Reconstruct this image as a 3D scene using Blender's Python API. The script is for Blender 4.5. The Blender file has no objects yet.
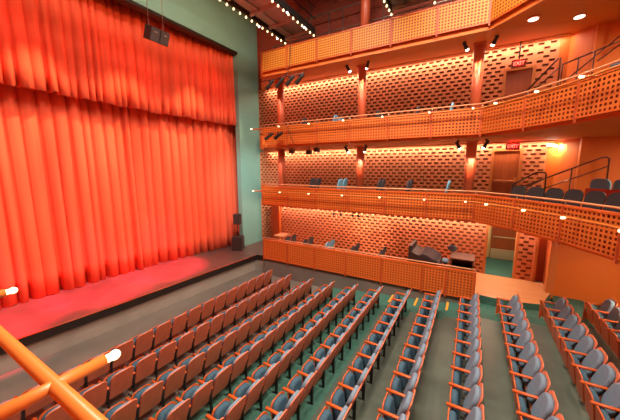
import bpy, math, random
from mathutils import Vector, Matrix
R = random.Random(7)
C = bpy.context.scene.collection
S = bpy.context.scene
PI = math.pi

# ------------------------------------------------------------ camera, world, light, exposure
H = 5.24                                            # eye height above the front stalls floor
FPX = 280.0
pitch = math.atan2(41.0, FPX)
yaw = math.atan2(164.0, math.hypot(FPX, 41.0))
fwd = Vector((-math.sin(yaw)*math.cos(pitch), math.cos(yaw)*math.cos(pitch), -math.sin(pitch)))
rgt = Vector((math.cos(yaw), math.sin(yaw), 0))
upv = rgt.cross(fwd)
cam = bpy.data.cameras.new('camera'); co = bpy.data.objects.new('camera', cam); C.objects.link(co)
cam.sensor_width = 36; cam.lens = FPX/620*36; cam.clip_start = 0.05
co.matrix_world = Matrix(((rgt.x, upv.x, -fwd.x, 0), (rgt.y, upv.y, -fwd.y, 0), (rgt.z, upv.z, -fwd.z, H), (0, 0, 0, 1)))
S.camera = co
S.view_settings.view_transform = 'Standard'; S.view_settings.look = 'None'
S.view_settings.gamma = 1; S.view_settings.use_curve_mapping = False
S.view_settings.exposure = 1.0
w = bpy.data.worlds.new('world'); S.world = w; w.use_nodes = True
w.node_tree.nodes['Background'].inputs[0].default_value = (1.0, 0.72, 0.5, 1)
w.node_tree.nodes['Background'].inputs[1].default_value = 0.12

def light(kind, name, loc, target, power, color, **kw):
    d = bpy.data.lights.new(name, kind); d.energy = power; d.color = color
    for k, v in kw.items(): setattr(d, k, v)
    o = bpy.data.objects.new(name, d); C.objects.link(o); o.location = loc
    if target is not None:
        o.rotation_euler = (Vector(target)-Vector(loc)).to_track_quat('-Z', 'Y').to_euler()
    return o
WARM = (1.0, 0.70, 0.42)
# house lights in the auditorium ceiling
for x, y, p in ((-4.2, 4.5, 800), (-0.5, 4.5, 850), (3.8, 5.5, 760)):
    light('AREA', 'house_light', (x, y, 13.4), (x, y, 0), p, (1.0, 0.84, 0.68), shape='SQUARE', size=2.4)
# stage wash from the lighting bridge: warm pools and red fill on the curtain
for y, ya, p, ang in ((3.4, 0.0, 900, 50), (6.4, 3.2, 900, 50), (9.4, 6.4, 900, 48), (11.2, 9.6, 620, 44)):
    light('SPOT', 'stage_wash', (-8.66, y, 11.25), (-12.5, ya, 2.6), p, (1.0, .66, .40), spot_size=math.radians(ang), spot_blend=.55, shadow_soft_size=.04)
for y, p in ((0.9, 900), (3.4, 900), (6.0, 900), (8.8, 800)):
    light('SPOT', 'valance_spot', (-8.7, y+1.6, 11.3), (-12.0, y, 7.6), p, (1.0, .70, .36), spot_size=math.radians(26), spot_blend=.9, shadow_soft_size=.04)
for y in (1.5, 5.0, 8.5):
    light('SPOT', 'red_fill', (-8.66, y+2.6, 11.3), (-12.2, y, 7.4), 170, (1.0, .05, .06), spot_size=math.radians(74), spot_blend=.8, shadow_soft_size=.05)
for y in (-0.9, 1.9, 4.7, 7.2):
    light('SPOT', 'red_wash', (-8.7, y+.3, 11.3), (-11.65, y, .84), 16000, (1.0, .022, .07), spot_size=math.radians(21), spot_blend=.5, shadow_soft_size=.1)
light('SPOT', 'proscenium_fill', (-6.3, 7.2, 7.4), (-11.1, 12.3, 4.0), 850, (.80, 1.0, .98), spot_size=math.radians(44), spot_blend=1.0, shadow_soft_size=.1)  # added spot without a fixture, brightens the teal wall
light('AREA', 'string_glow', (-8.56, 6.0, 11.32), (-11.1, 6.0, 13.4), 75, (1.0, .40, .14), shape='RECTANGLE', size=12.0, size_y=.1)
# added out-of-view lights brightening under the balconies at the back of the house
for x, y, z, p in ((4.2, 9.6, 3.44, 70), (4.4, 9.6, 6.18, 70), (4.4, 9.8, 9.3, 80)):
    light('AREA', 'rear_soffit_fill', (x, y, z), (x, y, 0), p, (1.0, .74, .48), shape='DISK', size=.5)

# ------------------------------------------------------------ materials
def mat(name, col, rough=.5, metal=0., emit=None, es=1., noise=None, spec=.5, coat=0.):
    m = bpy.data.materials.new(name); m.use_nodes = True
    nt = m.node_tree; b = nt.nodes['Principled BSDF']
    b.inputs['Base Color'].default_value = (*col, 1); b.inputs['Roughness'].default_value = rough
    b.inputs['Metallic'].default_value = metal; b.inputs['Specular IOR Level'].default_value = spec
    if coat: b.inputs['Coat Weight'].default_value = coat; b.inputs['Coat Roughness'].default_value = .15
    if emit: b.inputs['Emission Color'].default_value = (*emit, 1); b.inputs['Emission Strength'].default_value = es
    if noise:
        sc, amt, stretch = noise
        tc = nt.nodes.new('ShaderNodeTexCoord'); mp = nt.nodes.new('ShaderNodeMapping')
        mp.inputs['Scale'].default_value = stretch
        n = nt.nodes.new('ShaderNodeTexNoise'); n.inputs['Scale'].default_value = sc; n.inputs['Detail'].default_value = 5
        cr = nt.nodes.new('ShaderNodeMapRange'); cr.inputs[1].default_value = .3; cr.inputs[2].default_value = .7
        cr.inputs[3].default_value = 1-amt; cr.inputs[4].default_value = 1+amt
        mx = nt.nodes.new('ShaderNodeMix'); mx.data_type = 'RGBA'; mx.blend_type = 'MULTIPLY'; mx.inputs[0].default_value = 1
        mx.inputs[6].default_value = (*col, 1)
        nt.links.new(tc.outputs['Object'], mp.inputs[0]); nt.links.new(mp.outputs[0], n.inputs[0]); nt.links.new(n.outputs[0], cr.inputs[0])
        nt.links.new(cr.outputs[0], mx.inputs[7]); nt.links.new(mx.outputs[2], b.inputs['Base Color'])
    return m
def perforated(name, col, pitch=.1, hole=.026):
    m = mat(name, col, .5); nt = m.node_tree; b = nt.nodes['Principled BSDF']
    N = nt.nodes.new
    uv = N('ShaderNodeUVMap'); uv.uv_map = 'UVMap'
    def mth(op, a, bb=None):
        n = N('ShaderNodeMath'); n.operation = op
        for i, v in enumerate((a, bb)):
            if v is None: continue
            if isinstance(v, (int, float)): n.inputs[i].default_value = v
            else: nt.links.new(v, n.inputs[i])
        return n.outputs[0]
    sp = N('ShaderNodeSeparateXYZ'); nt.links.new(uv.outputs[0], sp.inputs[0])
    ds = []
    for k in (0, 1):
        f = mth('FRACT', mth('DIVIDE', sp.outputs[k], pitch))
        ds.append(mth('ABSOLUTE', mth('SUBTRACT', f, .5)))
    h = mth('LESS_THAN', mth('MAXIMUM', ds[0], ds[1]), hole/pitch)
    tr = N('ShaderNodeBsdfTransparent'); mx = N('ShaderNodeMixShader'); out = nt.nodes['Material Output']
    nt.links.new(h, mx.inputs[0]); nt.links.new(b.outputs[0], mx.inputs[1]); nt.links.new(tr.outputs[0], mx.inputs[2])
    nt.links.new(mx.outputs[0], out.inputs[0])
    return m
def wood_floor(name, col, col2):
    m = mat(name, col, .35); nt = m.node_tree; b = nt.nodes['Principled BSDF']
    tc = nt.nodes.new('ShaderNodeTexCoord'); br = nt.nodes.new('ShaderNodeTexBrick')
    br.inputs['Color1'].default_value = (*col, 1); br.inputs['Color2'].default_value = (*col2, 1); br.inputs['Mortar'].default_value = (*[c*.7 for c in col2], 1)
    br.inputs['Scale'].default_value = 1; br.inputs['Brick Width'].default_value = 1.2; br.inputs['Row Height'].default_value = .1; br.inputs['Mortar Size'].default_value = .004
    nt.links.new(tc.outputs['Object'], br.inputs[0]); nt.links.new(br.outputs[0], b.inputs['Base Color'])
    return m
def brick_mat(name, col, col2, mortar):
    m = mat(name, col, .8); nt = m.node_tree; b = nt.nodes['Principled BSDF']
    tc = nt.nodes.new('ShaderNodeTexCoord'); mp = nt.nodes.new('ShaderNodeMapping'); mp.inputs['Rotation'].default_value = (PI/2, 0, 0)
    br = nt.nodes.new('ShaderNodeTexBrick')
    br.inputs['Color1'].default_value = (*col, 1); br.inputs['Color2'].default_value = (*col2, 1); br.inputs['Mortar'].default_value = (*mortar, 1)
    br.inputs['Scale'].default_value = 1; br.inputs['Brick Width'].default_value = .3; br.inputs['Row Height'].default_value = .1; br.inputs['Mortar Size'].default_value = .012
    nt.links.new(tc.outputs['Object'], mp.inputs[0]); nt.links.new(mp.outputs[0], br.inputs[0]); nt.links.new(br.outputs[0], b.inputs['Base Color'])
    return m
M = {}
M['orange'] = mat('orange_paint', (.56, .105, .014), .45, noise=(1.5, .06, (1, 1, 1)))
M['orange_dark'] = mat('dark_orange_paint', (.40, .06, .012), .5)
M['orange_wall'] = mat('orange_wall_paint', (.66, .15, .015), .6, noise=(.8, .05, (1, 1, 1)))
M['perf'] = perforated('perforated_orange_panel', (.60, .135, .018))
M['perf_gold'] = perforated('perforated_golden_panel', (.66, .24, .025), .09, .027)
M['shade_sheet'] = mat('panel_shade_sheet', (.26, .035, .008), .7)  # dark colour stands in for the shade behind the perforations
M['brick'] = mat('pale_brick', (.66, .215, .092), .75, noise=(6, .12, (1, 1, 2)))
M['recess_shade'] = mat('brick_recess_shade', (.27, .06, .024), .85)  # shade inside the recesses is put into this darker brick colour
M['brick_red'] = brick_mat('dark_red_brick', (.32, .05, .02), (.24, .035, .016), (.14, .02, .012))
M['column'] = mat('red_column_paint', (.50, .085, .03), .4)
M['teal'] = mat('teal_plaster', (.17, .37, .32), .7, noise=(.7, .08, (1, 1, 1)))
M['curtain'] = mat('red_velvet', (.82, .125, .058), .85, noise=(3, .08, (1, 3, .15)), spec=.2)
M['stage'] = mat('stage_floor', (.11, .06, .055), .36, noise=(2, .2, (1, 1, 1)))
M['black'] = mat('black_trim', (.012, .009, .008), .45)
M['pit'] = mat('pit_grey', (.135, .12, .105), .75, noise=(1.2, .12, (1, 1, 1)))
M['pit_wall_lit'] = mat('pit_wall_grey_lit', (.30, .27, .235), .75, noise=(1.2, .1, (1, 1, 1)))  # pit grey made lighter to offset the shading on this wall
M['carpet'] = mat('green_carpet', (.035, .125, .095), .85, noise=(9, .18, (1, 1, 1)))
M['grey_floor'] = mat('painted_grey_floor', (.08, .105, .085), .38, noise=(1.5, .22, (1, 1, 1)))
M['plat'] = wood_floor('pale_wood_floor', (.56, .26, .105), (.51, .225, .09))
M['seat_wood'] = mat('seat_veneer', (.60, .165, .08), .42, noise=(4, .16, (1, 1, .25)))
M['arm_wood'] = mat('armrest_orange', (.55, .10, .02), .35)
M['fabric'] = mat('grey_blue_upholstery', (.15, .215, .29), .9, noise=(30, .15, (1, 1, 1)), spec=.2)
M['fabric_dark'] = mat('navy_upholstery', (.045, .095, .14), .9, noise=(30, .15, (1, 1, 1)), spec=.2)
M['metal'] = mat('dark_steel', (.045, .04, .04), .45, .6)
M['steel'] = mat('bare_steel', (.45, .38, .34), .35, .9)
M['railwood'] = mat('rail_wood', (.62, .28, .13), .35)
M['chair_dark'] = mat('dark_chair_upholstery', (.05, .04, .05), .8)
M['chair_blue'] = mat('pale_blue_chair_upholstery', (.14, .36, .52), .8)
M['chair_plum'] = mat('dark_plum_upholstery', (.018, .012, .013), .8)
M['pipe'] = mat('orange_pipe_paint', (.55, .155, .026), .35)
M['bulb'] = mat('warm_bulb_glass', (1, .9, .7), .3, emit=(1.0, .66, .32), es=1.7)
M['led'] = mat('white_work_light', (1, 1, 1), .3, emit=(.85, .95, 1.0), es=2.2)
M['lens'] = mat('spot_lens', (1, 1, 1), .3, emit=(1.0, .82, .6), es=6)
M['downlight'] = mat('downlight_lens', (1, .9, .8), .3, emit=(1, .85, .7), es=1.4)
M['catwalk'] = mat('catwalk_deck', (.48, .33, .28), .6, noise=(1.5, .12, (1, 1, 1)))
M['door'] = mat('door_wood', (.38, .085, .022), .4, noise=(3, .15, (4, 1, .3)))
M['door_dark'] = mat('dark_door_wood', (.34, .065, .018), .4, noise=(3, .15, (4, 1, .3)))
M['frame'] = mat('door_frame_wood', (.54, .16, .04), .4)
M['cream'] = mat('cream_jamb', (.72, .56, .26), .6)
M['kick'] = mat('kick_plate', (.62, .48, .30), .3, .5)
M['sign'] = mat('sign_housing', (.16, .012, .012), .4)
M['sign_red'] = mat('exit_letters', (1, .5, .4), .4, emit=(1.0, .12, .08), es=.8)
M['yellow'] = mat('yellow_step_strip', (.80, .33, .03), .5)
M['piano'] = mat('piano_cover', (.022, .009, .008), .5)
M['cover'] = mat('plum_cover', (.03, .016, .02), .8)
M['cabinet'] = mat('brown_cabinet_wood', (.11, .034, .018), .35)
M['cable'] = mat('cable', (.03, .02, .02), .6)
M['rose'] = mat('handrail_red_metal', (.10, .02, .014), .35, .3)
M['speaker_b'] = mat('speaker_black', (.03, .018, .016), .55)
M['grille'] = mat('speaker_grille', (.045, .026, .022), .7, noise=(60, .5, (1, 1, 1)))
M['ceiling'] = mat('dark_ceiling', (.05, .03, .025), .9)
M['redseat'] = mat('red_seat_shell', (.62, .06, .02), .5)

# ------------------------------------------------------------ mesh helpers
class MB:
    def __init__(s): s.v = []; s.f = []; s.m = []; s.uv = {}; s.smooth = []
    def face(s, idx, m=0, sm=False, uv=None):
        if uv: s.uv[len(s.f)] = uv
        s.f.append(idx); s.m.append(m); s.smooth.append(sm)
    def quad(s, a, b, c, d, m=0, uv=None):
        n = len(s.v); s.v += [tuple(a), tuple(b), tuple(c), tuple(d)]; s.face((n, n+1, n+2, n+3), m, False, uv); return s
    def box(s, lo, hi, m=0, T=None):
        n = len(s.v)
        for z in (lo[2], hi[2]):
            for x, y in ((lo[0], lo[1]), (hi[0], lo[1]), (hi[0], hi[1]), (lo[0], hi[1])):
                p = Vector((x, y, z)); s.v.append(tuple(T @ p if T else p))
        for f in ((3, 2, 1, 0), (4, 5, 6, 7), (0, 1, 5, 4), (1, 2, 6, 5), (2, 3, 7, 6), (3, 0, 4, 7)):
            s.face(tuple(n+i for i in f), m)
        return s
    def tube(s, pts, r, n=8, m=0, caps=True):
        pts = [Vector(p) for p in pts]; rings = []
        for i, p in enumerate(pts):
            a = pts[max(i-1, 0)]; b = pts[min(i+1, len(pts)-1)]; t = (b-a).normalized()
            u = t.cross(Vector((0, 0, 1)));
            if u.length < 1e-3: u = Vector((1, 0, 0))
            u.normalize(); v = t.cross(u); rr = r[i] if isinstance(r, (list, tuple)) else r
            k = len(s.v)
            for j in range(n):
                an = 2*PI*j/n; s.v.append(tuple(p+u*rr*math.cos(an)+v*rr*math.sin(an)))
            rings.append(k)
        for a, b in zip(rings, rings[1:]):
            for j in range(n): s.face((a+j, a+(j+1) % n, b+(j+1) % n, b+j), m, True)
        if caps:
            s.face(tuple(rings[0]+j for j in range(n)), m); s.face(tuple(rings[-1]+j for j in reversed(range(n))), m)
        return s
    def ball(s, c, r, nu=10, nv=6, m=0, sc=(1, 1, 1)):
        k = len(s.v); c = Vector(c)
        for i in range(nv+1):
            th = PI*i/nv
            for j in range(nu):
                ph = 2*PI*j/nu
                s.v.append((c.x+r*sc[0]*math.sin(th)*math.cos(ph), c.y+r*sc[1]*math.sin(th)*math.sin(ph), c.z+r*sc[2]*math.cos(th)))
        for i in range(nv):
            for j in range(nu):
                s.face((k+i*nu+j, k+(i+1)*nu+j, k+(i+1)*nu+(j+1) % nu, k+i*nu+(j+1) % nu), m, True)
        return s
    def prism(s, outline, d, T=None, m=0, bevel=0., sm=False):
        """outline (u,v) in local YZ, extruded along local x from 0 to d; bevel insets the x=d face"""
        k = len(s.v); n = len(outline)
        cu = sum(p[0] for p in outline)/n; cv = sum(p[1] for p in outline)/n
        def ring(x, inset):
            for u, v in outline:
                dv = Vector((u-cu, v-cv)); L = dv.length or 1; dv *= max(0, (L-inset)/L)
                p = Vector((x, cu+dv.x, cv+dv.y)); s.v.append(tuple(T @ p if T else p))
        sg = 1 if d > 0 else -1
        if bevel:
            ring(0, 0); ring(d-sg*bevel, 0); ring(d-sg*bevel*.3, bevel*.45); ring(d, bevel*1.3); nr = 4
        else:
            ring(0, 0); ring(d, 0); nr = 2
        for r in range(nr-1):
            for j in range(n): s.face((k+r*n+j, k+r*n+(j+1) % n, k+(r+1)*n+(j+1) % n, k+(r+1)*n+j), m, sm or bevel > 0)
        s.face(tuple(k+j for j in reversed(range(n))), m); s.face(tuple(k+(nr-1)*n+j for j in range(n)), m)
        return s
    def build(s, name, mats, parent=None, recalc=True):
        me = bpy.data.meshes.new(name); me.from_pydata(s.v, [], s.f)
        for x in (mats if isinstance(mats, (list, tuple)) else [mats]): me.materials.append(x)
        me.polygons.foreach_set('material_index', s.m); me.polygons.foreach_set('use_smooth', s.smooth)
        if s.uv:
            ul = me.uv_layers.new(name='UVMap')
            for fi, uvs in s.uv.items():
                for li, q in zip(me.polygons[fi].loop_indices, uvs): ul.data[li].uv = q
        elif recalc:
            import bmesh
            bm = bmesh.new(); bm.from_mesh(me); bmesh.ops.recalc_face_normals(bm, faces=bm.faces); bm.to_mesh(me); bm.free()
        me.update()
        o = bpy.data.objects.new(name, me); C.objects.link(o)
        if parent: o.parent = parent
        return o
def rrect(w, h, r, n=5, cy=0, z0=0, rb=None):
    """rounded rectangle outline, width w about cy, from z0 to z0+h; rb = bottom corner radius"""
    rb = r if rb is None else rb; out = []
    for cx, cz, rr, a0 in ((w/2-r, h-r, r, 0), (-(w/2-r), h-r, r, 90), (-(w/2-rb), rb, rb, 180), (w/2-rb, rb, rb, 270)):
        for i in range(n+1):
            a = math.radians(a0+90*i/n); out.append((cy+cx+rr*math.cos(a), z0+cz+rr*math.sin(a)))
    return out
def tag(o, label, cat, group=None):
    o['label'] = label; o['category'] = cat
    if group: o['group'] = group
    return o
def empty(name, loc, label, cat, group=None, rz=0):
    o = bpy.data.objects.new(name, None); C.objects.link(o); o.location = loc; o.rotation_euler = (0, 0, rz); o.empty_display_size = .1
    return tag(o, label, cat, group)
def struct(o, **kw):
    o['kind'] = 'structure'; return o
def copy_thing(o, loc, rz=0):
    c = o.copy(); C.objects.link(c); c.location = loc; c.rotation_euler = (0, 0, rz)
    for ch in o.children:
        d = ch.copy(); C.objects.link(d); d.parent = c
        for g in ch.children:
            e = g.copy(); C.objects.link(e); e.parent = d
    return c
ORD = ['', 'first', 'second', 'third', 'fourth', 'fifth', 'sixth', 'seventh', 'eighth', 'ninth', 'tenth', 'eleventh', 'twelfth', 'thirteenth', 'fourteenth', 'fifteenth', 'sixteenth', 'seventeenth', 'eighteenth', 'nineteenth', 'twentieth']
def project(p):
    q = Vector(p)-Vector((0, 0, H)); wz = q.dot(fwd)
    if wz < .1: return None
    return 310+FPX*q.dot(rgt)/wz, 210-FPX*q.dot(upv)/wz

# ------------------------------------------------------------ levels and plan (metres)
D = 10.5                       # far balcony fronts
WY = 13.2                      # far wall
PX = -11.1                    # proscenium wall
STZ = .84                     # stage floor
XA = -8.74                     # stage end of the balcony fronts
F0, F1, F2, F3 = .95, 3.82, 6.46, 9.98
SOFW = 9.72                      # gallery soffit where it meets the far wall
SOF = {1: 3.50, 2: 6.24, 3: 9.36}
ROWX = [-7.3, -6.3, -5.3, -4.3, -3.35, -2.47, -1.54, -.65, .36, 1.37, 2.46, 3.52]
ROWZ = [0, 0, 0, .12, .24, .33, .41, .50, .59, .66, .73, .80]
ROWY = [9.35, 9.35, 9.42, 9.32, 9.27, 9.33, 9.37, 9.6, 9.7, 10.0, 10.25, 10.6]
# front line of the balconies: straight along the side, then curving round the back of the house
SEG = [XA, -7.25, -5.78, -4.31, -2.83, -1.36, .08]
FRONT = [(x, D) for x in SEG] + [(1.05, 9.5), (1.83, 8.41), (2.42, 7.21), (2.84, 5.92), (3.1, 4.55)]

# ------------------------------------------------------------ structure: floors
mb = MB()
edges = [-13.5] + [ROWX[i]-.86 for i in range(3, 12)] + [9.0]
zs = [0] + ROWZ[3:]
for i in range(len(zs)):
    x0, x1, z = edges[i], edges[i+1], zs[i]
    if i == 0:
        mb.quad((x0, -1, z), (-5.6, -1, z), (-5.6, 13.2, z), (x0, 13.2, z), 0)
        mb.quad((-5.6, -1, z), (x1, -1, z), (x1, 13.2, z), (-5.6, 13.2, z), 1)
    else:
        zp = zs[i-1]
        mb.quad((x0, -1, zp), (x0, 13.2, zp), (x0, 13.2, z), (x0, -1, z), 1)
        ya = ROWY[i+2]-.3 if i >= 4 else -1
        if i >= 4: mb.quad((x0, -1, z), (x1, -1, z), (x1, ya, z), (x0, ya, z), 2)
        mb.quad((x0, ya, z), (x1, ya, z), (x1, 13.2, z), (x0, 13.2, z), 1)
struct(mb.build('floor', [M['pit'], M['carpet'], M['grey_floor']]))
# raised side floor under the boxes and by the doors
mb = MB(); mb.box((-8.74, D+.06, 0), (.30, WY, F0-.004), 1); mb.quad((-8.74, D+.06, F0), (.30, D+.06, F0), (.30, WY, F0), (-8.74, WY, F0), 0)
mb.prism([(0, 0), (0, 0), (0, 0)], .001) if False else None
struct(mb.build('box_floor', [M['plat'], M['pit']]))
mb = MB()
pl = [(.30, 10.85), (1.2, 10.75), (2.2, 11.0), (2.62, 12.2), (2.62, 13.2), (.30, 13.2)]
k = len(mb.v)
for z in (0, F0):
    for x, y in pl: mb.v.append((x, y, z))
mb.face((6, 7, 8, 9, 10, 11), 0)
for j in range(6): mb.face((j, (j+1) % 6, 6+(j+1) % 6, 6+j), 1)
struct(mb.build('door_landing_floor', [M['plat'], M['carpet']], recalc=False))
# stage
mb = MB()
edge = [(-10.15, -1.0), (-10.04, 1.7), (-9.78, 4.6), (-9.62, 8.0), (-9.45, 10.75), (-8.76, 10.9), (-8.76, 13.2)]
back = [(-13.9, y) for _, y in edge]
for (a, b), (c, d) in zip(zip(edge, edge[1:]), zip(back, back[1:])):
    mb.quad((c[0], c[1], STZ), (a[0], a[1], STZ), (b[0], b[1], STZ), (d[0], d[1], STZ), 0)
    mb.quad((a[0], a[1], STZ-.27), (b[0], b[1], STZ-.27), (b[0], b[1], STZ), (a[0], a[1], STZ), 1)
    mb.quad((a[0]-.1, a[1], STZ-.27), (b[0]-.1, b[1], STZ-.27), (b[0], b[1], STZ-.27), (a[0], a[1], STZ-.27), 1)
    mb.quad((a[0]-.1, a[1], 0), (b[0]-.1, b[1], 0), (b[0]-.1, b[1], STZ-.27), (a[0]-.1, a[1], STZ-.27), 2)
struct(mb.build('stage_floor', [M['stage'], M['black'], M['pit_wall_lit']], recalc=False))
mb = MB()
for a, b in zip(edge[:5], edge[1:5]):
    mb.tube([(a[0]+.004, a[1], STZ-.01), (b[0]+.004, b[1], STZ-.01)], .018, 6)
struct(mb.build('trim_1', M['orange_dark']))

# ------------------------------------------------------------ structure: walls
mb = MB()
OPY, OPZ = 11.58, 11.22
mb.box((PX-.3, OPY, STZ-.4), (PX, WY+.25, 14)); struct(mb.build('wall_stage', M['teal'])); mb = MB()
mb.box((PX-.3, -3, OPZ), (PX, OPY, 14))
struct(mb.build('wall_proscenium', M['teal']))
mb = MB(); mb.box((PX-.3, -3, OPZ-.10), (PX+.03, OPY, OPZ+.02))
struct(mb.build('trim_2', M['black']))
mb = MB(); mb.box((-14.3, -3, 0), (-13.9, WY, 14)); struct(mb.build('wall_upstage', M['ceiling']))

CW, RH, HW, HH, HD = .275, .145, .168, .076, .10
def brick_rect(mb, x0, x1, z0, z1, zref):
    if x1-x0 < .02: return
    r0 = math.floor((z0-zref)/RH+1e-6); r1 = math.ceil((z1-zref)/RH-1e-6)
    for r in range(r0, r1):
        a, b = max(z0, zref+r*RH), min(z1, zref+(r+1)*RH)
        off = (r % 2)*CW/2
        cw = (x1-x0)/max(1, round((x1-x0)/CW)); off = (r % 2)*cw/2-cw/2
        for c in range(0, round((x1-x0)/cw)+2):
            xa, xb = max(x0, x0+off+c*cw), min(x1, x0+off+(c+1)*cw)
            if xb-xa < 1e-4: continue
            if xb-xa < cw-.01 or b-a < RH-.01:
                mb.quad((xa, WY, a), (xb, WY, a), (xb, WY, b), (xa, WY, b)); continue
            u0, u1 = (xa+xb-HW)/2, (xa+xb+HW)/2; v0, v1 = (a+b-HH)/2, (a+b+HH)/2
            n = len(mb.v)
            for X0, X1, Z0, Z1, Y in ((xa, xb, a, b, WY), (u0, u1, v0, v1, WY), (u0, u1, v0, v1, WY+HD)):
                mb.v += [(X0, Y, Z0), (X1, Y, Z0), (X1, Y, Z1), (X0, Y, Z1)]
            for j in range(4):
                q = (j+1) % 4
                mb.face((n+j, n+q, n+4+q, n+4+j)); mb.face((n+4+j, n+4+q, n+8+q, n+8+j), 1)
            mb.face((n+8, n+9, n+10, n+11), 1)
BX = 2.24
DOORS = {0: (.69, 1.63, F0, 2.95), 1: (.64, 1.46, F1, 5.93), 2: (.78, 1.56, F2, 8.82)}
mb = MB()
for lv, z0, z1 in ((0, F0, SOF[1]), (1, F1, SOF[2]), (2, F2, SOFW)):
    d = DOORS[lv]
    brick_rect(mb, PX, d[0], z0, z1, z0); brick_rect(mb, d[0], d[1], d[3], z1, z0); brick_rect(mb, d[1], BX, z0, z1, z0)
struct(mb.build('wall_far', [M['brick'], M['recess_shade']], recalc=False))
mb = MB(); mb.box((PX, WY, SOFW), (9, WY+.2, 14)); struct(mb.build('wall_gallery', M['brick_red']))
# plain orange wall continuing towards the back of the house
mb = MB()
def wall_run(pts, z0, z1, th=.15):
    for (a, b), (c, d) in zip(pts, pts[1:]):
        mb.quad((a, b, z0), (c, d, z0), (c, d, z1), (a, b, z1))
        mb.quad((a, b+th, z0), (c, d+th, z0), (c, d+th, z1), (a, b+th, z1))
for z0, z1 in ((F1, SOF[2]), (F2, SOFW+.2)):
    wall_run([(BX, WY), (2.50, WY), (2.60, 12.95), (2.92, 12.50), (2.92, 12.30), (3.10, 12.28), (3.12, 12.42), (4.6, 12.15), (9, 11.8)], z0, z1)
mb.box((2.60, 12.45, 0), (9, WY+.3, SOF[1]))
struct(mb.build('wall_back_side', M['orange_wall'], recalc=False))
mb = MB(); mb.box((BX, WY+.12, F0), (2.62, WY+.2, SOF[1])); mb.box((2.57, 12.4, F0), (2.60, WY+.2, SOF[1])); struct(mb.build('wall_recess', M['orange_dark']))
mb = MB(); mb.box((BX, WY-.05, F0), (BX+.08, WY+.2, SOF[1])); mb.box((2.48, 12.2, .5), (2.70, 12.5, SOF[1]))
struct(mb.build('trim_3', M['frame']))
mb = MB(); mb.box((9, -3, 0), (9.3, WY, 14)); struct(mb.build('wall_rear', M['orange_wall']))
mb = MB(); mb.box((-14.3, -3.3, 0), (9, -3, 14)); struct(mb.build('wall_near', M['brick_red']))
mb = MB(); mb.box((-14.3, -3.3, 14), (9.3, WY+.3, 14.2)); struct(mb.build('ceiling', M['ceiling']))

# ------------------------------------------------------------ balcony slabs and fronts
def offset_line(pts, d):
    out = []
    for i, p in enumerate(pts):
        a = Vector(pts[max(i-1, 0)]); b = Vector(pts[min(i+1, len(pts)-1)]); t = (b-a).normalized()
        n = Vector((-t.y, t.x))
        if n.y < 0 and n.x <= 0: n = -n
        out.append((p[0]+n.x*d, p[1]+n.y*d))
    return out
SLAB = {}
def slab(name, zb, zt, inset, m, mt, zw=None):
    mb = MB(); f = offset_line(FRONT, inset); n = len(f)
    n = len(f); zw = zw or zb
    wl = [(PX+.25+(9-PX-.25)*(max(0, p[0]-f[0][0])/(3.1-f[0][0])) if i < n-1 else 9, WY) for i, p in enumerate(f)]
    for i in range(n-1):
        a, b, c, d = f[i], f[i+1], wl[i+1], wl[i]
        mb.quad((*a, zb), (*d, zw), (*c, zw), (*b, zb), 0); mb.quad((*a, zt), (*b, zt), (*c, zt), (*d, zt), 1)
        mb.quad((*a, zb), (*b, zb), (*b, zt), (*a, zt), 0)
    for p, q in ((f[0], wl[0]), (f[-1], wl[-1])): mb.quad((*p, zb), (*q, zw), (*q, zt), (*p, zt), 0)
    from mathutils.bvhtree import BVHTree
    SLAB[name] = BVHTree.FromPolygons([Vector(v) for v in mb.v], mb.f)
    return struct(mb.build(name, [m, mt]))
slab('balcony_floor_lower', SOF[1], F1, .12, M['orange_wall'], M['carpet'])
slab('balcony_floor_upper', SOF[2], F2, .12, M['orange_wall'], M['carpet'])
slab('gallery_floor', SOF[3], F3, .10, M['orange_wall'], M['carpet'], SOFW)

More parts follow.
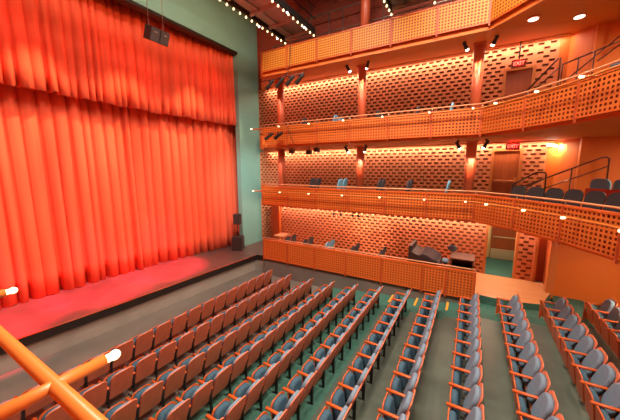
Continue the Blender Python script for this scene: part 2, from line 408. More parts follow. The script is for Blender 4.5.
def front(name, label, zb, zt, railz, perf, ledge=True, pts=FRONT, posts=0):
    e = empty(name, (0, 0, zb), label, 'balustrade')
    for (a, b) in zip(pts, pts[1:]):
        A, B = Vector((*a, 0)), Vector((*b, 0)); t = (B-A).normalized(); n = Vector((-t.y, t.x, 0))
        L = (B-A).length; g = .018; A2, B2 = A+t*g, B-t*g; L2 = L-2*g
        h = zt-zb; mb = MB(); up = Vector((0, 0, h))
        mb.quad(A2, B2, B2+up, A2+up, 0, [(0, 0), (L2, 0), (L2, h), (0, h)])
        fr = .035                                    # solid border, and a dark sheet for the shade behind the holes
        o = n*.05
        z0 = [(.02, .02)]*4
        mb.quad(A2+o, B2+o, B2+up+o, A2+up+o, 1, z0)
        for P, Q in ((A2, A2+up), (B2, B2+up), (A2, B2), (A2+up, B2+up)):
            d = (Q-P).normalized(); sd = t if abs(d.z) > .5 else Vector((0, 0, 1))
            c = [P-n*.012-sd*fr/2, Q-n*.012-sd*fr/2, Q-n*.012+sd*fr/2, P-n*.012+sd*fr/2]
            mb.quad(*c, 2, z0)
            c2 = [q+n*.062 for q in c]
            for i in range(4): mb.quad(c[i], c[(i+1) % 4], c2[(i+1) % 4], c2[i], 2, z0)
        p = mb.build('front_panel', [perf, M['shade_sheet'], M['orange']], e); p.location = (0, 0, 0)
    for p in pts:
        mb = MB(); mb.box((p[0]-.022, p[1]-.03, -.10), (p[0]+.022, p[1]+.06, zt-zb+.02)); mb.build('post', M['orange_dark'], e)
    if ledge:
        f2 = offset_line(pts, .10); mb = MB()
        for (a, b), (c, d) in zip(zip(pts, pts[1:]), zip(f2, f2[1:])):
            mb.quad((*a, zt-zb+.03), (*b, zt-zb+.03), (*d, zt-zb+.03), (*c, zt-zb+.03)); mb.quad((*a, zt-zb), (*b, zt-zb), (*b, zt-zb+.03), (*a, zt-zb+.03))
        mb.build('ledge', M['orange'], e)
    if railz:
        mb = MB(); r = offset_line(pts, .04); mb.tube([(x, y, railz-zb) for x, y in r], .022, 8)
        mb.build('handrail', M['railwood'], e)
        for x, y in r:
            mb = MB(); mb.tube([(x, y, zt-zb), (x, y, railz-zb)], .012, 6); mb.build('rail_support', M['steel'], e)
    return e
front('balustrade', 'orange perforated front of the lowest curved balcony, above the parterre boxes', 3.59, 4.40, 4.52, M['perf'])
front('balustrade', 'orange perforated front of the middle balcony, between the two exit signs', 6.34, 7.10, 7.25, M['perf'], pts=[(-8.66, D)]+FRONT[1:])
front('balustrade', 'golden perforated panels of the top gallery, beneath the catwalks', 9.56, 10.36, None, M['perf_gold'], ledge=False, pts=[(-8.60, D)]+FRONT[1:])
BOXF = [(x, D) for x in (XA, -7.3, -5.85, -4.37, -2.86, -1.36, -.57, .30)]
front('balustrade', 'low orange panelled box front at stalls level, ending by the open doorway', .86, 1.80, 1.90, M['perf'], pts=BOXF)
# gallery fascia trim
mb = MB(); mb.tube([(x, y-.01, SOF[3]+.0) for x, y in offset_line(FRONT, .06)], .022, 6); struct(mb.build('trim_4', M['frame']))
# end closures of the boxes towards the stage
mb = MB()
for z0, z1 in ((3.59, 4.40), (6.34, 7.10)):
    mb.box((PX+.3, WY-.3, z0), (PX+.36, WY, z1))
struct(mb.build('trim_5', M['orange']))

# ------------------------------------------------------------ columns on the far side
CYL = 11.95
for nm, z0, z1, where in (('lower', F1, SOF[2], 'lowest balcony'), ('upper', F2, 9.52, 'middle balcony')):
    for x, pos in ((-8.62, 'nearest the stage'), (-4.36, 'between the other two columns'), (-.13, 'beside the exit door')):
        mb = MB(); mb.tube([(0, 0, .0), (0, 0, z1-z0)], .17, 16); mb.box((-.2, -.2, z1-z0-.06), (.2, .2, z1-z0)); mb.box((-.2, -.2, 0), (.2, .2, .05))
        o = mb.build('column', M['column']); o.location = (x, CYL, z0); tag(o, 'round red column on the %s, %s' % (where, pos), 'column', 'columns before the brick wall')
for x, nm in ((-4.36, 'red gallery column behind the golden panels, near the hanging light string'),):
    mb = MB(); mb.tube([(0, 0, 0), (0, 0, 4.2)], .2, 14); mb.box((-.26, -.26, 0), (.26, .26, .05)); o = mb.build('column', M['column']); o.location = (x, 12.1, F3); tag(o, nm, 'column')
mb = MB(); mb.box((-10.22, 13.0, F0), (-9.62, WY, SOF[1])); o = struct(mb.build('trim_6', M['orange']))

# ------------------------------------------------------------ wall-washing cove strips and column spots
for z, lv, p in ((SOF[1], 'parterre boxes', 170), (SOF[2], 'lowest balcony', 100), (SOFW-.03, 'middle balcony', 100)):
    e = empty('cove_light', (-4.0, WY-.2, z-.03), 'long warm strip light along the brick wall top above the %s' % lv, 'light')
    mb = MB(); mb.box((-6.55, -.06, -.01), (6.45, .06, .03)); mb.build('housing', M['frame'], e)
    l = light('AREA', 'strip_lamp', (0, 0, -.02), None, p, (1.0, .78, .58), shape='RECTANGLE', size=12.8, size_y=.06); l.parent = e
    l.rotation_euler = (math.radians(12), 0, 0)

def spot_fixture(name, loc, aim, label, group, length=.26, r=.065, power=0, cone=60, lens=True, yoke=True, m='black'):
    """small theatre spotlight: yoke, body along the aim, lens"""
    e = empty(name, loc, label, 'spotlight', group)
    d = (Vector(aim)-Vector(loc)).normalized()
    if yoke:
        mb = MB(); mb.tube([(0, 0, .16), (0, 0, .06)], .014, 6); mb.box((-.04, -.03, .13), (.04, .03, .17)); mb.build('yoke', M[m], e)
    mb = MB(); a, b = -d*length*.55, d*length*.45
    mb.tube([a, a+d*.03, (a+b)/2, b-d*.05, b], [r*.5, r*.8, r*.8, r, r*1.05], 10); mb.build('body', M[m], e)
    if lens:
        mb = MB(); mb.ball(b+d*r*.3, r*.85, 10, 6); mb.build('lens', M['lens'], e)
    if power:
        l = light('SPOT', 'lamp', b+d*.12, None, power, (1.0, .70, .44), spot_size=math.radians(cone), spot_blend=.6, shadow_soft_size=.03); l.parent = e
        l.rotation_euler = d.to_track_quat('-Z', 'Y').to_euler()
    return e
for z, lv in ((SOF[2], 'lowest balcony'), (9.50, 'middle balcony')):
    for x, pos in ((-4.36, 'middle'), (-.13, 'door-side')):
        for dx, sd in ((-.42, 'left'), (.42, 'right')):
            spot_fixture('spotlight', (x+dx, 11.35, z-.17), (x+dx*.1, 11.80, z-.85), 'small black spotlight %s of the %s column top above the %s' % (sd, pos, lv), 'column spotlights', power=45, cone=42)
l = light('SPOT', 'column_lamp', (-8.62, 11.3, SOF[3]-.15), (-8.62, 11.8, SOF[3]-1.5), 40, (1, .7, .45), spot_size=.8, spot_blend=.6)
l = light('SPOT', 'column_lamp', (-8.62, 11.3, SOF[2]-.15), (-8.62, 11.8, SOF[2]-1.5), 40, (1, .7, .45), spot_size=.8, spot_blend=.6)

# ------------------------------------------------------------ doors and signs
def door(n, lv, label):
    x0, x1, z0, z1 = DOORS[lv]
    mb = MB(); mb.box((x0, WY+.06, z0), (x1, WY+.11, z1)); d = mb.build('door_%d' % n, M['door_dark'] if lv == 2 else M['door']); struct(d)
    mb = MB(); mb.box((x0+.02, WY+.03, z0+.02), (x1-.02, WY+.06, z0+.9)); mb.build('lower_panel', M['door_dark'], d)
    mb = MB(); mb.tube([(x0+.06, WY+.0, z0+.98), (x1-.06, WY+.0, z0+.98)], .022, 8); mb.box((x1-.12, WY-.02, z0+.93), (x1-.04, WY+.06, z0+1.1)); mb.build('push_bar', M['frame'], d)
    mb = MB()
    mb.box((x0-.09, WY-.03, z0), (x0, WY+.12, z1+.09)); mb.box((x1, WY-.03, z0), (x1+.09, WY+.12, z1+.09)); mb.box((x0, WY-.03, z1), (x1, WY+.12, z1+.09))
    mb.build('door_frame', M['frame'], d)
door(1, 1, ''); door(2, 2, '')
def exit_sign(loc, label):
    e = empty('exit_sign', loc, label, 'sign', 'exit signs')
    mb = MB(); mb.box((-.21, -.04, -.12), (.21, .04, .12)); mb.build('housing', M['sign'], e)
    mb = MB(); mb.tube([(0, 0, .11), (0, 0, .2 if loc[2] < 7 else .75)], .02, 6); mb.build('stem', M['metal'], e)
    cu = bpy.data.curves.new('exit_text', 'FONT'); cu.body = 'EXIT'; cu.size = .165; cu.align_x = 'CENTER'; cu.align_y = 'CENTER'; cu.extrude = .004; cu.offset = .004
    to = bpy.data.objects.new('tmp', cu); C.objects.link(to); dg = bpy.context.evaluated_depsgraph_get()
    me = bpy.data.meshes.new_from_object(to.evaluated_get(dg)); bpy.data.objects.remove(to)
    me.materials.clear(); me.materials.append(M['sign_red'])
    o = bpy.data.objects.new('lettering', me); C.objects.link(o); o.parent = e; o.location = (0, -.045, 0); o.rotation_euler = (PI/2, 0, 0)
    l = light('POINT', 'sign_lamp', (0, -.12, .05), None, 2.5, (1, .05, .04), shadow_soft_size=.05); l.parent = e
exit_sign((1.17, 12.85, 6.06), 'red lit exit sign over the door on the lowest balcony')
exit_sign((1.10, 12.85, 8.93), 'red lit exit sign over the door on the middle balcony')
# open doorway at stalls level with a vestibule behind
x0, x1, z0, z1 = DOORS[0]
mb = MB(); mb.quad((x0-1.2, WY+.02, F0+.002), (x1+1.2, WY+.02, F0+.002), (x1+1.2, 15.9, F0+.002), (x0-1.2, 15.9, F0+.002)); struct(mb.build('floor_vestibule', M['carpet']))
mb = MB(); mb.box((x0-1.3, WY+.2, F0), (x0-1.2, 15.9, 3.4)); mb.box((x1+1.2, WY+.2, F0), (x1+1.3, 15.9, 3.4)); mb.box((x0-1.3, 15.9, F0), (x1+1.3, 16.0, 3.4)); mb.box((x0-1.3, WY+.2, 3.4), (x1+1.3, 16.0, 3.5))
struct(mb.build('wall_vestibule', M['cream']))
light('AREA', 'vestibule_light', (1.2, 14.0, 3.3), (1.2, 14.0, 0), 22, (1, .85, .62), shape='SQUARE', size=.5)
mb = MB(); mb.box((x0-.09, WY-.03, F0), (x0, WY+.22, z1+.12)); mb.box((x1, WY-.03, F0), (x1+.09, WY+.22, z1+.12)); mb.box((x0, WY-.03, z1), (x1, WY+.22, z1+.12))
struct(mb.build('trim_7', M['frame']))
mb = MB(); mb.box((.95, 15.78, F0), (2.1, 15.84, 2.95)); d3 = struct(mb.build('door_3', M['door_dark']))
mb = MB(); mb.box((.98, 15.76, F0+.02), (2.07, 15.78, F0+.5)); mb.build('kick_plate', M['kick'], d3)
mb = MB(); mb.tube([(1.02, 15.7, F0+1.1), (2.05, 15.7, F0+1.1)], .03, 8); mb.build('push_bar', M['kick'], d3)

# ------------------------------------------------------------ curtains
def curtain(name, xfun, y0, y1, z0fun, z1, amp, label, nz, seed, wmin=.24, wmax=.48, crease=.17, hem=0):
    rr = random.Random(seed); ys = [y0]; k = []
    while ys[-1] < y1: ys.append(ys[-1]+rr.uniform(wmin, wmax))
    mb = MB(); cols = []
    for i, (a, b) in enumerate(zip(ys, ys[1:])):
        am = amp*rr.uniform(.6, 1.25); sk = rr.uniform(.8, 1.3); lean = rr.uniform(-.03, .03); dep = rr.uniform(-.03, .03); ho = rr.uniform(-1, .6)
        for t in (0, .085, .16, .28, .43, .6, .75, .87, .93):
            f = -crease if t == 0 else am*(.25+.75*math.sin(PI*t**sk)**.6)+dep
            cols.append((a+(b-a)*t, f, lean, rr.uniform(-.01, .01)+(hem*math.sin(PI*t) if t else 0)*ho))
    nc = len(cols)
    for y, f, lean, jz in cols:
        for q in range(nz+1):
            s = q/nz; z = z0fun(y)+jz + (z1-z0fun(y)-jz)*s
            mb.v.append((xfun(y)+f*(1.12-.35*s)+.02*math.sin(y*2.3+s*3), y+lean*(1-s)*2, z))
    for c in range(nc-1):
        for q in range(nz):
            a = c*(nz+1)+q; mb.face((a, a+nz+1, a+nz+2, a+1), 0, True)
    o = mb.build(name, M['curtain'], recalc=False)
    sm = o.modifiers.new('thickness', 'SOLIDIFY'); sm.thickness = .012
    return tag(o, label, 'curtain')
def cx(y): return -12.80 + .70*max(0, (y-2)/9.1)**2.5 if y < 11.1 else -12.1
curtain('stage_curtain', cx, -2.6, 12.6, lambda y: STZ+.015, 8.6, .25, 'tall red velvet stage curtain falling in folds to the stage floor', 10, 3)
curtain('valance_curtain', lambda y: -12.12+.50*max(0, (y-2)/9.4)**3, -2.6, 11.62, lambda y: 7.74-.013*y, 11.7, .19, 'red velvet valance hanging in front of the top of the stage curtain', 6, 5, .20, .40, .13, .06)

# ------------------------------------------------------------ theatre seats
def seat_proto():
    e = empty('theatre_seat', (0, 0, 0), 'x', 'seat')
    tilt = math.radians(19)
    T = Matrix.Translation((-.185, 0, .29)) @ Matrix.Rotation(tilt, 4, 'Y')
    mb = MB(); mb.prism(rrect(.465, .675, .11, 7, 0, 0, .04), .022, T, bevel=.008); mb.build('back_shell', M['seat_wood'], e)
    mb = MB(); mb.prism(rrect(.43, .545, .18, 7, 0, .085, .16), -.08, T, bevel=.03); mb.build('back_cushion', M['fabric'], e)
    T2 = Matrix.Translation((-.35, 0, .165)) @ Matrix.Rotation(math.radians(-8), 4, 'Y')
    mb = MB(); mb.prism(rrect(.44, .52, .12, 6, 0, 0, .05), -.022, T2, bevel=.008); mb.build('seat_shell', M['arm_wood'], e)
    mb = MB(); mb.prism(rrect(.41, .48, .16, 7, 0, .022, .06), .10, T2, bevel=.045); mb.build('seat_cushion', M['fabric_dark'], e)
    mb = MB(); T3 = Matrix.Translation((0, .265, .60))
    mb.prism([(u, v) for u, v in rrect(.062, .045, .018, 3)], .42, T3 @ Matrix.Translation((-.48, 0, 0)), bevel=.012); mb.build('armrest', M['arm_wood'], e)
    mb = MB(); mb.box((-.16, .25, 0), (-.10, .28, .60)); mb.box((-.34, .253, .20), (-.10, .277, .26)); mb.box((-.24, .245, 0), (-.10, .285, .012)); mb.build('standard', M['metal'], e)
    return e
def end_standard(e, y, mat_):
    mb = MB()
    mb.box((-.46, y-.014, .08), (-.42, y+.014, .61)); mb.box((-.42, y-.01, .14), (-.12, y+.01, .34))
    mb.prism(rrect(.055, .038, .015, 3), .40, Matrix.Translation((-.46, y, .60)), bevel=.01)
    mb.box((-.22, y-.03, 0), (-.10, y+.03, .60)) if False else None
    mb.build('aisle_end', mat_, e)
proto = seat_proto()
first = True; nseat = 0
WIDTH = .53
for r, (rx, rz, ry) in enumerate(zip(ROWX, ROWZ, ROWY)):
    k = 0
    y = ry-WIDTH/2
    while y > .2:
        pts = [project((rx+dx, y+dy, rz+dz)) for dx in (-.4, .02) for dy in (-.28, .28) for dz in (0, .88)]
        vis = any(p and -8 < p[0] < 628 and -8 < p[1] < 428 for p in pts)
        if vis:
            k += 1; nseat += 1
            if first: o = proto; o.location = (rx, y, rz); first = False
            else: o = copy_thing(proto, (rx, y, rz))
            rn = ORD[r+1]+' row from the stage' if r < 11 else 'last row'
            if k == 1: lab = 'folded wooden theatre seat at the far aisle end of the %s' % rn
            else: lab = 'folded wooden theatre seat, %s from the far aisle in the %s' % (ORD[k], rn)
            tag(o, lab, 'seat', 'stalls seats, %s' % rn)
        y -= WIDTH
    # row end at the far aisle
    if True:
        pass
ends = [o for o in list(C.objects) if o.name.startswith('theatre_seat') and 'far aisle end' in o.get('label', '')]
em = None
for o in ends:
    if em is None:
        before = set(C.objects); end_standard(o, .268, M['arm_wood']); em = [c for c in o.children if c.name.startswith('aisle_end')][0]
    elif not any(c.name.startswith('aisle_end') for c in o.children):
        c = em.copy(); C.objects.link(c); c.parent = o
# base rails of the two wagon rows by the pit
for r, nm in ((0, 'front row'), (1, 'second row')):
    mb = MB(); mb.box((-.05, 0, .10), (.02, 9.0, .17)); pass
    for i in range(9): mb.box((-.04, .2+i*1.06, 0), (.01, .26+i*1.06, .1))
    o = mb.build('base_rail', M['metal']); o.location = (ROWX[r]+.16, .3, 0); tag(o, 'low dark steel rail along the floor behind the %s of seats' % nm, 'rail')
# aisle step strips
for i, (x, r) in enumerate(((-4.0, 3), (-3.1, 4), (-2.22, 5), (-1.38, 6), (-.42, 7))):
    if i == 0: continue
    z = ROWZ[r+1]; xe = ROWX[r+1]-.86
    mb = MB(); mb.box((0, 0, 0), (.07, .66, .006)); o = mb.build('step_strip', M['yellow']); o.location = (xe+.01, 9.82, z+.001)
    tag(o, 'yellow step edge strip on the green aisle, %s from the stage' % ORD[i], 'strip', 'aisle step strips')

# ------------------------------------------------------------ light pipes with globe bulbs
def light_pipe(label, line, z, bulbs, standoff=.30):
    e = empty('light_pipe', (0, 0, z), label, 'light')
    mb = MB(); mb.tube([(x, y, 0) for x, y in line], .024, 8); mb.build('pipe', M['pipe'], e)
    for (x, y, nx, ny) in bulbs:
        mb = MB(); mb.tube([(x+nx*standoff, y+ny*standoff, 0), (x-nx*.10, y-ny*.10, 0)], .02, 8); a = mb.build('arm', M['pipe'], e)
        mb = MB(); mb.tube([(x-nx*.09, y-ny*.09, 0), (x-nx*.13, y-ny*.13, 0)], .024, 8); mb.ball((x-nx*.155, y-ny*.155, 0), .030, 10, 7); mb.build('bulb', M['bulb'], a)
    return e
def pipe_bulbs(line):
    out = []
    for i, (x, y) in enumerate(line):
        a = Vector(line[max(i-1, 0)]); b = Vector(line[min(i+1, len(line)-1)]); t = (b-a).normalized(); out.append((x, y, -t.y, t.x))
    return out
pl0 = offset_line(FRONT, -.22); pl0[0] = (-9.0, pl0[0][1])
mid = [((a[0]+b[0])/2, (a[1]+b[1])/2) for a, b in zip(pl0, pl0[1:])]
def bulbline(xs_straight, curved):
    return [(x, D-.22) for x in xs_straight] + curved
cur = offset_line(FRONT, -.22)
b1 = [(-9.0, D-.22)] + [(x, D-.22) for x in (-7.45, -5.95, -4.43, -2.93, -1.39, -.16)]
nrm = pipe_bulbs(cur)
def along(i, f): 
    a, b = cur[i], cur[i+1]; x, y = a[0]+(b[0]-a[0])*f, a[1]+(b[1]-a[1])*f
    t = (Vector(b)-Vector(a)).normalized(); return (x, y, -t.y, t.x)
bl = [(x, y, 0, 1) for x, y in b1] + [along(6, .55), along(7, .5), along(8, .35), along(9, .35)]
light_pipe('thin orange pipe with globe bulbs along the lowest balcony front', [(-9.0, D-.22)]+cur[1:], 4.205, bl, .19)
light_pipe('thin orange pipe with globe bulbs along the middle balcony front', [(-9.0, D-.22)]+cur[1:], 7.06, bl, .19)
# the same pipe on the near balcony, right below the viewer
e = empty('light_pipe', (.02, 0, 4.312), 'thick orange pipe with bulbs crossing the near left corner', 'light')
mb = MB(); mb.tube([(-9, .388, 0), (3, .388, 0)], .030, 16); mb.build('pipe', M['pipe'], e)
for x in (-6.07, -4.55, -3.03, -1.52, 0, 1.5):
    mb = MB(); mb.tube([(x, .12, 0), (x, .58, 0)], .0285, 14); a = mb.build('arm', M['pipe'], e)
    mb = MB(); mb.tube([(x, .58, 0), (x, .60, 0)], .02, 12); mb.ball((x, .622, 0), .0245, 14, 10, sc=(1, 1.15, 1)); mb.build('bulb', M['bulb'], a)
e = empty('balustrade', (0, 0, 3.5), 'orange front of the near balcony under the viewer', 'balustrade')
mb = MB(); mb.box((-9, .04, .09), (3, .12, .93)); mb.build('front_panel', M['orange'], e)

# ------------------------------------------------------------ chairs in the boxes and balconies
def chair_proto(m, label):
    e = empty('chair', (0, 0, 0), label, 'chair')
    mb = MB(); mb.prism(rrect(.44, .06, .02, 3, 0, .43), -.44, Matrix.Translation((.02, 0, 0)), bevel=.015); mb.build('seat', M[m], e)
    T = Matrix.Translation((0, 0, .52)) @ Matrix.Rotation(math.radians(12), 4, 'Y')
    mb = MB(); mb.prism(rrect(.43, .50, .15, 6), .05, T, bevel=.015); mb.build('backrest', M[m], e)
    for sx, sy in ((-.40, -.2), (-.40, .2), (.0, -.2), (.0, .2)):
        mb = MB(); mb.tube([(sx, sy, 0), (sx, sy, .43 if sx < -.1 else .60)], .013, 6); mb.build('leg', M['metal'], e)
    return e
CH = {}
def chair(m, loc, rz, label, group):
    if m not in CH: CH[m] = chair_proto(m, label); o = CH[m]; o.location = loc; o.rotation_euler = (0, 0, rz)
    else: o = copy_thing(CH[m], loc, rz)
    tag(o, label, 'chair', group); return o
lst = [(0, -7.75, 'd', 'first'), (0, -6.75, 'd', 'second'), (0, -5.6, 'b', 'third'), (0, -4.35, 'd', 'fourth'), (0, -3.15, 'd', 'fifth'),
       (1, -6.35, 'd', 'first'), (1, -5.0, 'b', 'second'), (1, -3.3, 'd', 'third'), (1, -2.2, 'd', 'fourth'), (1, -.85, 'b', 'fifth'),
       (2, -6.75, 'd', 'first'), (2, -5.25, 'b', 'second'), (2, -3.45, 'd', 'third'), (2, -2.0, 'd', 'fourth'), (2, -.9, 'b', 'fifth')]
for lv, x, c, o_ in lst:
    z = (F0, F1, F2)[lv]; place = ('parterre boxes', 'lowest balcony', 'middle balcony')[lv]
    for dy, which in ((11.05, 'rail-side'), (11.6, 'wall-side')):
        if lv == 2 and dy > 11.5 and o_ in ('first', 'fourth', 'fifth'): continue
        chair('chair_dark' if c == 'd' else 'chair_blue', (x, dy, z), 0,
              ('lone %s chair, %s place from the stage on the %s' % ('dark' if c == 'd' else 'pale blue', o_, place)) if lv == 2 and o_ in ('first', 'fourth', 'fifth') else '%s %s chair of the %s pair from the stage in the %s' % (which, 'dark' if c == 'd' else 'pale blue', o_, place), 'chairs in the %s' % place)
# rear curve of the lowest balcony: six dark padded seats behind the rail
rs = [(1.12, 10.15), (1.47, 9.80), (1.80, 9.48), (2.08, 9.08), (2.35, 8.68), (2.58, 8.25)]
for i, (x, y) in enumerate(rs):
    a = rs[max(i-1, 0)]; b = rs[min(i+1, 5)]; t = math.atan2(b[1]-a[1], b[0]-a[0])
    chair('chair_plum', (x, y, F1-.08), t+PI/2, 'dark padded seat behind the curved lowest balcony rail, %s counting from the exit door' % ORD[i+1], 'dark seats on the curved balcony')
for i, (x, y) in enumerate(((2.72, 9.75), (3.02, 9.35))):
    e = empty('padded_chair', (x, y, F1), 'red shelled seat with pale blue cushion behind the dark seats, %s' % ('at left' if i == 0 else 'at the frame edge'), 'seat', 'red balcony seats', math.radians(-55)+PI/2)
    mb = MB(); mb.box((-.02, -.25, .35), (.02, .25, .93)); mb.build('back_shell', M['redseat'], e)
    mb = MB(); mb.prism(rrect(.44, .40, .14, 5, 0, .78), .07, Matrix.Translation((.06, 0, 0)), bevel=.02); mb.build('back_cushion', M['chair_blue'], e)
    mb = MB(); mb.box((-.4, -.23, .38), (-.02, .23, .46)); mb.build('seat', M['redseat'], e)
    for sy in (-.2, .2):
        mb = MB(); mb.box((-.2, sy-.02, 0), (-.05, sy+.02, .4)); mb.build('leg', M['metal'], e)

# ------------------------------------------------------------ stair handrails on the balconies
def handrail(paths, loc, label):
    e = empty('stair_handrail', loc, label, 'handrail')
    for kind, p in paths:
        mb = MB(); mb.tube(p, .025 if kind == 'top_rail' else .02, 8); mb.build(kind, M['rose'], e)
    return e
def hr(F, Y, label, *paths):
    handrail([(k, [(x, 0, z-F) for x, z in p]) for k, p in paths], (0, Y, F), label)
hr(F1, 11.7, 'short dark red handrail beside the exit door on the lowest balcony', ('top_rail', [(1.17, 4.70), (1.72, 5.10), (1.80, 5.13), (1.99, 5.13), (2.03, 5.08), (2.05, F1)]), ('lower_rail', [(1.17, 4.38), (2.03, 4.95)]), ('post', [(1.17, F1), (1.17, 4.72)]))
hr(F1, 11.9, 'long rising dark red handrail by the orange wall on the lowest balcony', ('top_rail', [(1.35, 4.58), (3.30, 5.57), (3.42, 5.60), (3.50, 5.55), (3.52, F1)]), ('lower_rail', [(1.35, 4.25), (3.50, 5.33)]), ('post', [(2.68, F1), (2.68, 5.24)]), ('post', [(1.35, F1), (1.35, 4.6)]))
hr(F2, 11.7, 'short dark red handrail by the door on the middle balcony', ('top_rail', [(1.30, 7.74), (1.98, 8.58), (2.04, 8.59), (2.07, F2)]), ('lower_rail', [(1.40, 7.84-.2), (2.04, 8.33)]), ('post', [(1.30, F2), (1.30, 7.76)]))
hr(F2, 11.8, 'long dark red double handrail by the orange wall on the middle balcony', ('top_rail', [(2.11, 8.41), (4.2, 9.14)]), ('lower_rail', [(2.2, 7.90), (3.6, 9.26)]), ('lower_rail', [(2.9, 8.37), (4.2, 9.5)]), ('post', [(2.12, F2), (2.12, 8.43)]), ('post', [(2.48, F2), (2.48, 8.54)]), ('post', [(2.82, F2), (2.82, 8.66)]))
e = empty('padded_chair', (2.9, 10.05, F2+.42), 'grey blue seat back behind the middle balcony handrail', 'seat', None, math.radians(35))
mb = MB(); mb.prism(rrect(.50, .5, .14, 5, 0, .5), .08, bevel=.02); mb.build('back_cushion', M['fabric'], e)
mb = MB(); mb.box((-.42, -.24, .38), (0, .24, .46)); mb.box((-.3, -.05, -.42), (-.1, .05, .38)); mb.build('seat', M['metal'], e)

# ------------------------------------------------------------ piano, cabinet and stools on the box floor
e = empty('grand_piano', (-1.4, 11.28, F0), 'dark grand piano under a plum cover behind the box rail', 'piano')
mb = MB(); mb.box((-.52, -.55, .55), (-.40, .55, 1.44)); mb.build('music_stand', M['piano'], e)
pr = [(-.45, .55), (-.45, 1.24), (-.2, 1.14), (.15, 1.11), (.55, .96), (.58, .84), (.58, .55)]
mb = MB(); k = 0
for y in (-.6, .6):
    for x, z in pr: mb.v.append((x, y, z))
n = len(pr); mb.face(tuple(range(n))); mb.face(tuple(range(2*n-1, n-1, -1)))
for j in range(n): mb.face((j, (j+1) % n, n+(j+1) % n, n+j))
mb.build('case', M['piano'], e)
mb = MB(); pr2 = [(-.12, 1.10), (-.05, 1.20), (.15, 1.17), (.48, 1.01), (.58, .89), (.5, .94)]
for y in (-.62, .62):
    for x, z in pr2: mb.v.append((x, y, z))
n = len(pr2); mb.face(tuple(range(n))); mb.face(tuple(range(2*n-1, n-1, -1)))
for j in range(n): mb.face((j, (j+1) % n, n+(j+1) % n, n+j))
mb.build('cover', M['cover'], e)
for x, y in ((-.38, -.45), (-.38, .45), (.40, 0)):
    mb = MB(); mb.tube([(x, y, 0), (x, y, .56)], [.035, .06], 8); mb.build('leg', M['piano'], e)
e = empty('cabinet', (-.13, 11.3, F0), 'open brown wooden cabinet beside the piano at the box end', 'cabinet')
for nm, lo, hi in (('side_panel', (-.36, -.4, 0), (-.32, .4, 1.12)), ('side_panel', (.32, -.4, 0), (.36, .4, 1.12)), ('top', (-.38, -.44, 1.12), (.38, .44, 1.16)), ('back_panel', (-.32, .34, 0), (.32, .38, 1.12)), ('shelf', (-.32, -.36, .72), (.32, .34, .76)), ('bottom', (-.32, -.36, .04), (.32, .34, .08))):
    mb = MB(); mb.box(lo, hi); mb.build(nm, M['cabinet'], e)
for (x, y, h, lab) in ((-.50, 11.9, 1.24, 'round grey blue backed stool behind the cabinet'), (-.66, 10.95, 1.0, 'round blue stool between piano and cabinet')):
    e = empty('stool', (x, y, F0), lab, 'stool')
    mb = MB(); mb.ball((0, 0, h), .17 if h > 1.2 else .125, 14, 8, sc=(1, 1, .75)); mb.build('cushion', M['fabric'], e)
    mb = MB(); mb.tube([(0, 0, 0), (0, 0, h-.1)], .025, 8); mb.box((-.11, -.11, 0), (.11, .11, .03)); mb.build('stem', M['metal'], e)
e = empty('grab_rail', (-8.0, 11.6, F0), 'low pale wood ledge at the stage end of the boxes', 'rail')
mb = MB(); mb.box((-.6, -.5, .90), (.0, .2, .95)); mb.build('ledge', M['plat'], e)
mb = MB(); mb.box((-.4, -.1, 0), (-.3, .0, .90)); mb.build('support', M['frame'], e)

# ------------------------------------------------------------ catwalks under the roof
def catwalk(xa, xb, nm, bulbsA, bulbsB):
    z = 11.44; e = empty('catwalk', ((xa+xb)/2, 0, z), nm, 'catwalk')
    w2 = (xb-xa)/2
    mb = MB(); mb.box((-w2+.06, -2.5, .16), (w2-.06, 12.3, .20)); mb.build('deck', M['catwalk'], e)
    for s in (-1, 1):
        mb = MB(); mb.box((s*w2-.04, -2.5, .0), (s*w2+.04, 12.3, .24)); mb.build('edge_beam', M['metal'], e)
        for h in (.65, 1.15):
            mb = MB(); mb.tube([(s*w2, -2.5, h), (s*w2, 12.3, h)], .025, 6); mb.build('handrail', M['metal'], e)
        for y in range(-2, 13, 2):
            mb = MB(); mb.tube([(s*w2, y, .2), (s*w2, y, 1.15)], .02, 6); mb.build('post', M['metal'], e)
    for i in range(12):
        mb = MB(); y = -1.6+i*1.25; mb.box((-w2+.04, y-.05, .03), (w2-.04, y+.05, .16)); mb.build('joist', M['catwalk'], e)
    mb = MB(); mb.tube([(-w2*.3, -2.5, .10), (-w2*.3, 12.2, .10)], .03, 6); mb.build('conduit', M['steel'], e)
    for side, n in ((-1, bulbsA), (1, bulbsB)):
        s = empty('tmp', (0, 0, 0), '', ''); bpy.data.objects.remove(s)
        st = MB(); st.tube([(side*w2, 12.25-n*.345, -.03), (side*w2, 12.25, -.03)], .016, 6); so = st.build('light_string', M['metal'], e)
        for i in range(n):
            y = 12.2-i*.345
            mb = MB(); mb.tube([(side*w2, y, -.03), (side*w2, y, -.06)], .018, 6); mb.ball((side*w2, y, -.09), .042, 8, 6); mb.build('bulb', M['bulb'], so)
    return e
catwalk(-8.48, -6.87, 'steel lighting catwalk with bulb strings along both edges, near the stage', 13, 10)
catwalk(-3.31, -1.71, 'steel lighting catwalk with bulb strings, over the middle of the stalls', 8, 6)
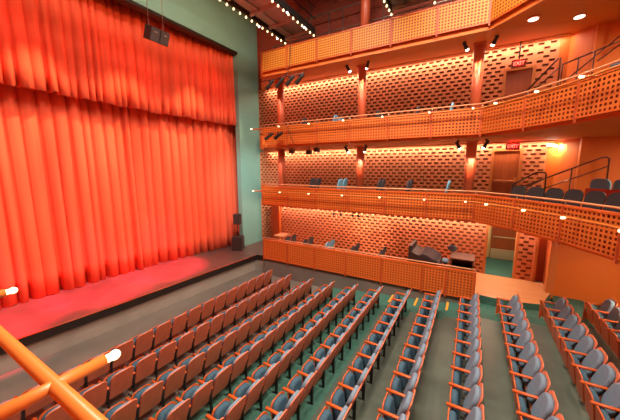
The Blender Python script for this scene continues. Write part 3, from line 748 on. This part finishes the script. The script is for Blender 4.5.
for i, (x, y, z, lab) in enumerate(((-8.44, 10.2, 11.3, 'small white work light under the stage-side catwalk, farther from the gallery'), (-8.44, 11.5, 11.3, 'small white work light under the stage-side catwalk, nearer the gallery'), (-6.84, 10.0, 11.36, 'bright white work light on the catwalk side, higher one'), (-6.84, 11.3, 11.34, 'bright white work light on the catwalk side, lower one'))):
    e = empty('work_light', (x, y, z), lab, 'light', 'catwalk work lights')
    mb = MB(); mb.tube([(0, 0, .2), (0, 0, .03)], .02, 6); mb.tube([(0, 0, .06), (0, 0, .02)], [.03, .07], 8); mb.build('housing', M['metal'], e)
    mb = MB(); mb.ball((0, 0, .0), .045, 8, 6); mb.build('lamp', M['led'], e)
# gallery rails and hangers in front of the red brick
e = empty('gallery_rail', (0, 12.62, F3), 'grey steel pipe rails along the top gallery brick wall', 'rail')
for zz in (1.55, 2.4):
    mb = MB(); mb.tube([(-9.6, 0, zz), (3, 0, zz)], .03, 8); mb.build('rail', M['steel'], e)
for x in (-9, -6.3, -5.6, -4.75, -3.75, -1.2, -.4):
    mb = MB(); mb.tube([(x, 0, 0), (x, 0, 2.4)], .025, 6); mb.build('post', M['steel'], e)

# ------------------------------------------------------------ stage speakers and hanging cluster
e = empty('stage_speaker', (-10.95, 11.0, STZ), 'black loudspeaker stack at the curtain edge, small cabinet on a pole above', 'speaker', None, math.radians(28))
mb = MB(); mb.box((-.27, -.3, .02), (.27, .3, .74)); mb.build('subwoofer', M['speaker_b'], e)
mb = MB(); mb.box((.27, -.26, .06), (.285, .26, .70)); mb.build('grille', M['grille'], e)
mb = MB(); mb.tube([(0, 0, .74), (0, 0, 1.45)], .02, 8); mb.build('pole', M['metal'], e)
mb = MB(); mb.box((-.17, -.18, 1.43), (.17, .18, 1.98)); mb.build('top_cabinet', M['speaker_b'], e)
mb = MB(); mb.box((.17, -.15, 1.46), (.182, .15, 1.95)); mb.build('top_grille', M['grille'], e)
e = empty('speaker_cluster', (-9.0, 5.85, 9.42), 'dark loudspeaker pair hanging by two cables before the curtain', 'speaker', None, 0)
T = Matrix.Rotation(math.radians(24), 4, 'Y')
for s in (-1, 1):
    mb = MB(); mb.box((-.18, s*.155-.145, -.2), (.18, s*.155+.145, .2), T=T); mb.build('cabinet', M['speaker_b'], e)
    mb = MB(); mb.box((.18, s*.155-.13, -.18), (.192, s*.155+.13, .18), T=T); mb.build('grille', M['grille'], e)
    mb = MB(); mb.box((.192, s*.155-.05, .06), (.198, s*.155+.05, .10), T=T); mb.build('badge', M['steel'], e)
    mb = MB(); mb.tube([(0, s*.24, .2), (0, s*.24, 3.2)], .008, 5); mb.build('cable', M['steel'], e)

# ------------------------------------------------------------ theatre lamps on the fronts
for i, x in enumerate((-7.95, -7.42, -6.9, -6.42)):
    spot_fixture('stage_lamp', (x, D-.28, 8.86), (x-.7, D-.3, 8.25), 'dark stage lamp hung below the top gallery, %s from the stage' % ORD[i+1], 'gallery stage lamps', .5, .085, lens=False, m='metal')
mb = MB(); mb.tube([(-8.4, D-.28, 9.06), (-6.2, D-.28, 9.06)], .025, 8)
for x in (-8.3, -7.25, -6.3): mb.tube([(x, D-.28, 9.05), (x, D+.12, 9.40)], .018, 6)
o = mb.build('lamp_bar', M['rose']); tag(o, 'pipe under the gallery carrying four stage lamps', 'bar')
for i, x in enumerate((-8.05, -7.52)):
    spot_fixture('stage_lamp', (x, D-.30, 6.68), (x-.7, D-.32, 6.3), 'black stage lamp on the middle balcony front, %s from the stage' % ORD[i+1], 'balcony stage lamps', .48, .075, lens=False)
for i, (x, y, z) in enumerate(((-7.55, 11.3, 6.10), (-6.6, 11.3, 6.02), (-6.2, 11.3, 6.12))):
    e = empty('flood_light', (x, y, z), 'black box flood light under the middle balcony, %s from the stage' % ORD[i+1], 'spotlight', 'box flood lights')
    mb = MB(); mb.box((-.11, -.09, -.12), (.11, .09, .06)); mb.build('housing', M['black'], e)
    mb = MB(); mb.tube([(0, 0, .05), (0, 0, SOF[2]-z)], .02, 6); mb.build('bracket', M['black'], e)
for i, x in enumerate((-5.05, -4.75, -4.2, -3.95)):
    spot_fixture('spotlight', (x, 10.75, SOF[1]-.16), (x+(-2.2 if i < 2 else 0)*(1 if i % 2 == 0 else .2), 13.1, 2.3), 'tiny black downlight beneath the lowest balcony, %s from the stage' % ORD[i+1], 'downlights under the lowest balcony', .16, .05, power=60, cone=50)
for i, (x, y) in enumerate(((1.12, 10.4), (2.24, 11.15))):
    h = SLAB['gallery_floor'].ray_cast(Vector((x, y, 7)), Vector((0, 0, 1)))[0]
    e = empty('downlight', (x, y, h.z-.05), 'round recessed downlight in the upper orange soffit, %s' % ('nearer the columns' if i == 0 else 'nearer the side wall'), 'light', 'soffit downlights')
    mb = MB(); mb.tube([(0, 0, -.012), (0, 0, .06)], .14, 16); mb.build('trim_ring', M['orange'], e)
    mb = MB(); mb.tube([(0, 0, -.024), (0, 0, -.012)], .12, 16); mb.build('lens', M['downlight'], e)
    l = light('AREA', 'lamp', (0, 0, -.03), None, 9, (1, .76, .5), shape='DISK', size=.12); l.parent = e
e = empty('wall_light', (2.33, WY-.02, 6.06), 'small bright wall light at the end of the brick on the lowest balcony', 'light')
mb = MB(); mb.box((-.04, -.04, -.05), (.04, .02, .05)); mb.build('bracket', M['frame'], e)
mb = MB(); mb.tube([(-.14, -.10, .03), (.14, -.10, -.01)], .04, 8); mb.build('lamp', M['lens'], e)
l = light('AREA', 'wall_light_lamp', (.12, -.16, -.02), None, 16, (1, .70, .36), shape='DISK', size=.1); l.parent = e; l.rotation_euler = (math.radians(15), math.radians(-35), 0)
# dangling cable on the middle balcony front
mb = MB(); mb.tube([(-7.0, D+.1, 10.40), (-7.0, D-.05, 10.38), (-7.02, D-.06, 9.9), (-7.05, D-.1, 9.4), (-7.1, D-.26, 9.09)], .012, 5); o = mb.build('cable', M['cable']); tag(o, 'black cable hanging from the gallery to the stage lamps', 'cable')
mb = MB(); mb.tube([(-7.2, D-.014, 7.1), (-7.12, D-.02, 6.8), (-6.9, D-.02, 6.36), (-6.8, D+.08, 6.24)], .012, 5); o = mb.build('cable', M['cable']); tag(o, 'black cable hanging over the middle balcony front', 'cable')
print('seats', nseat)
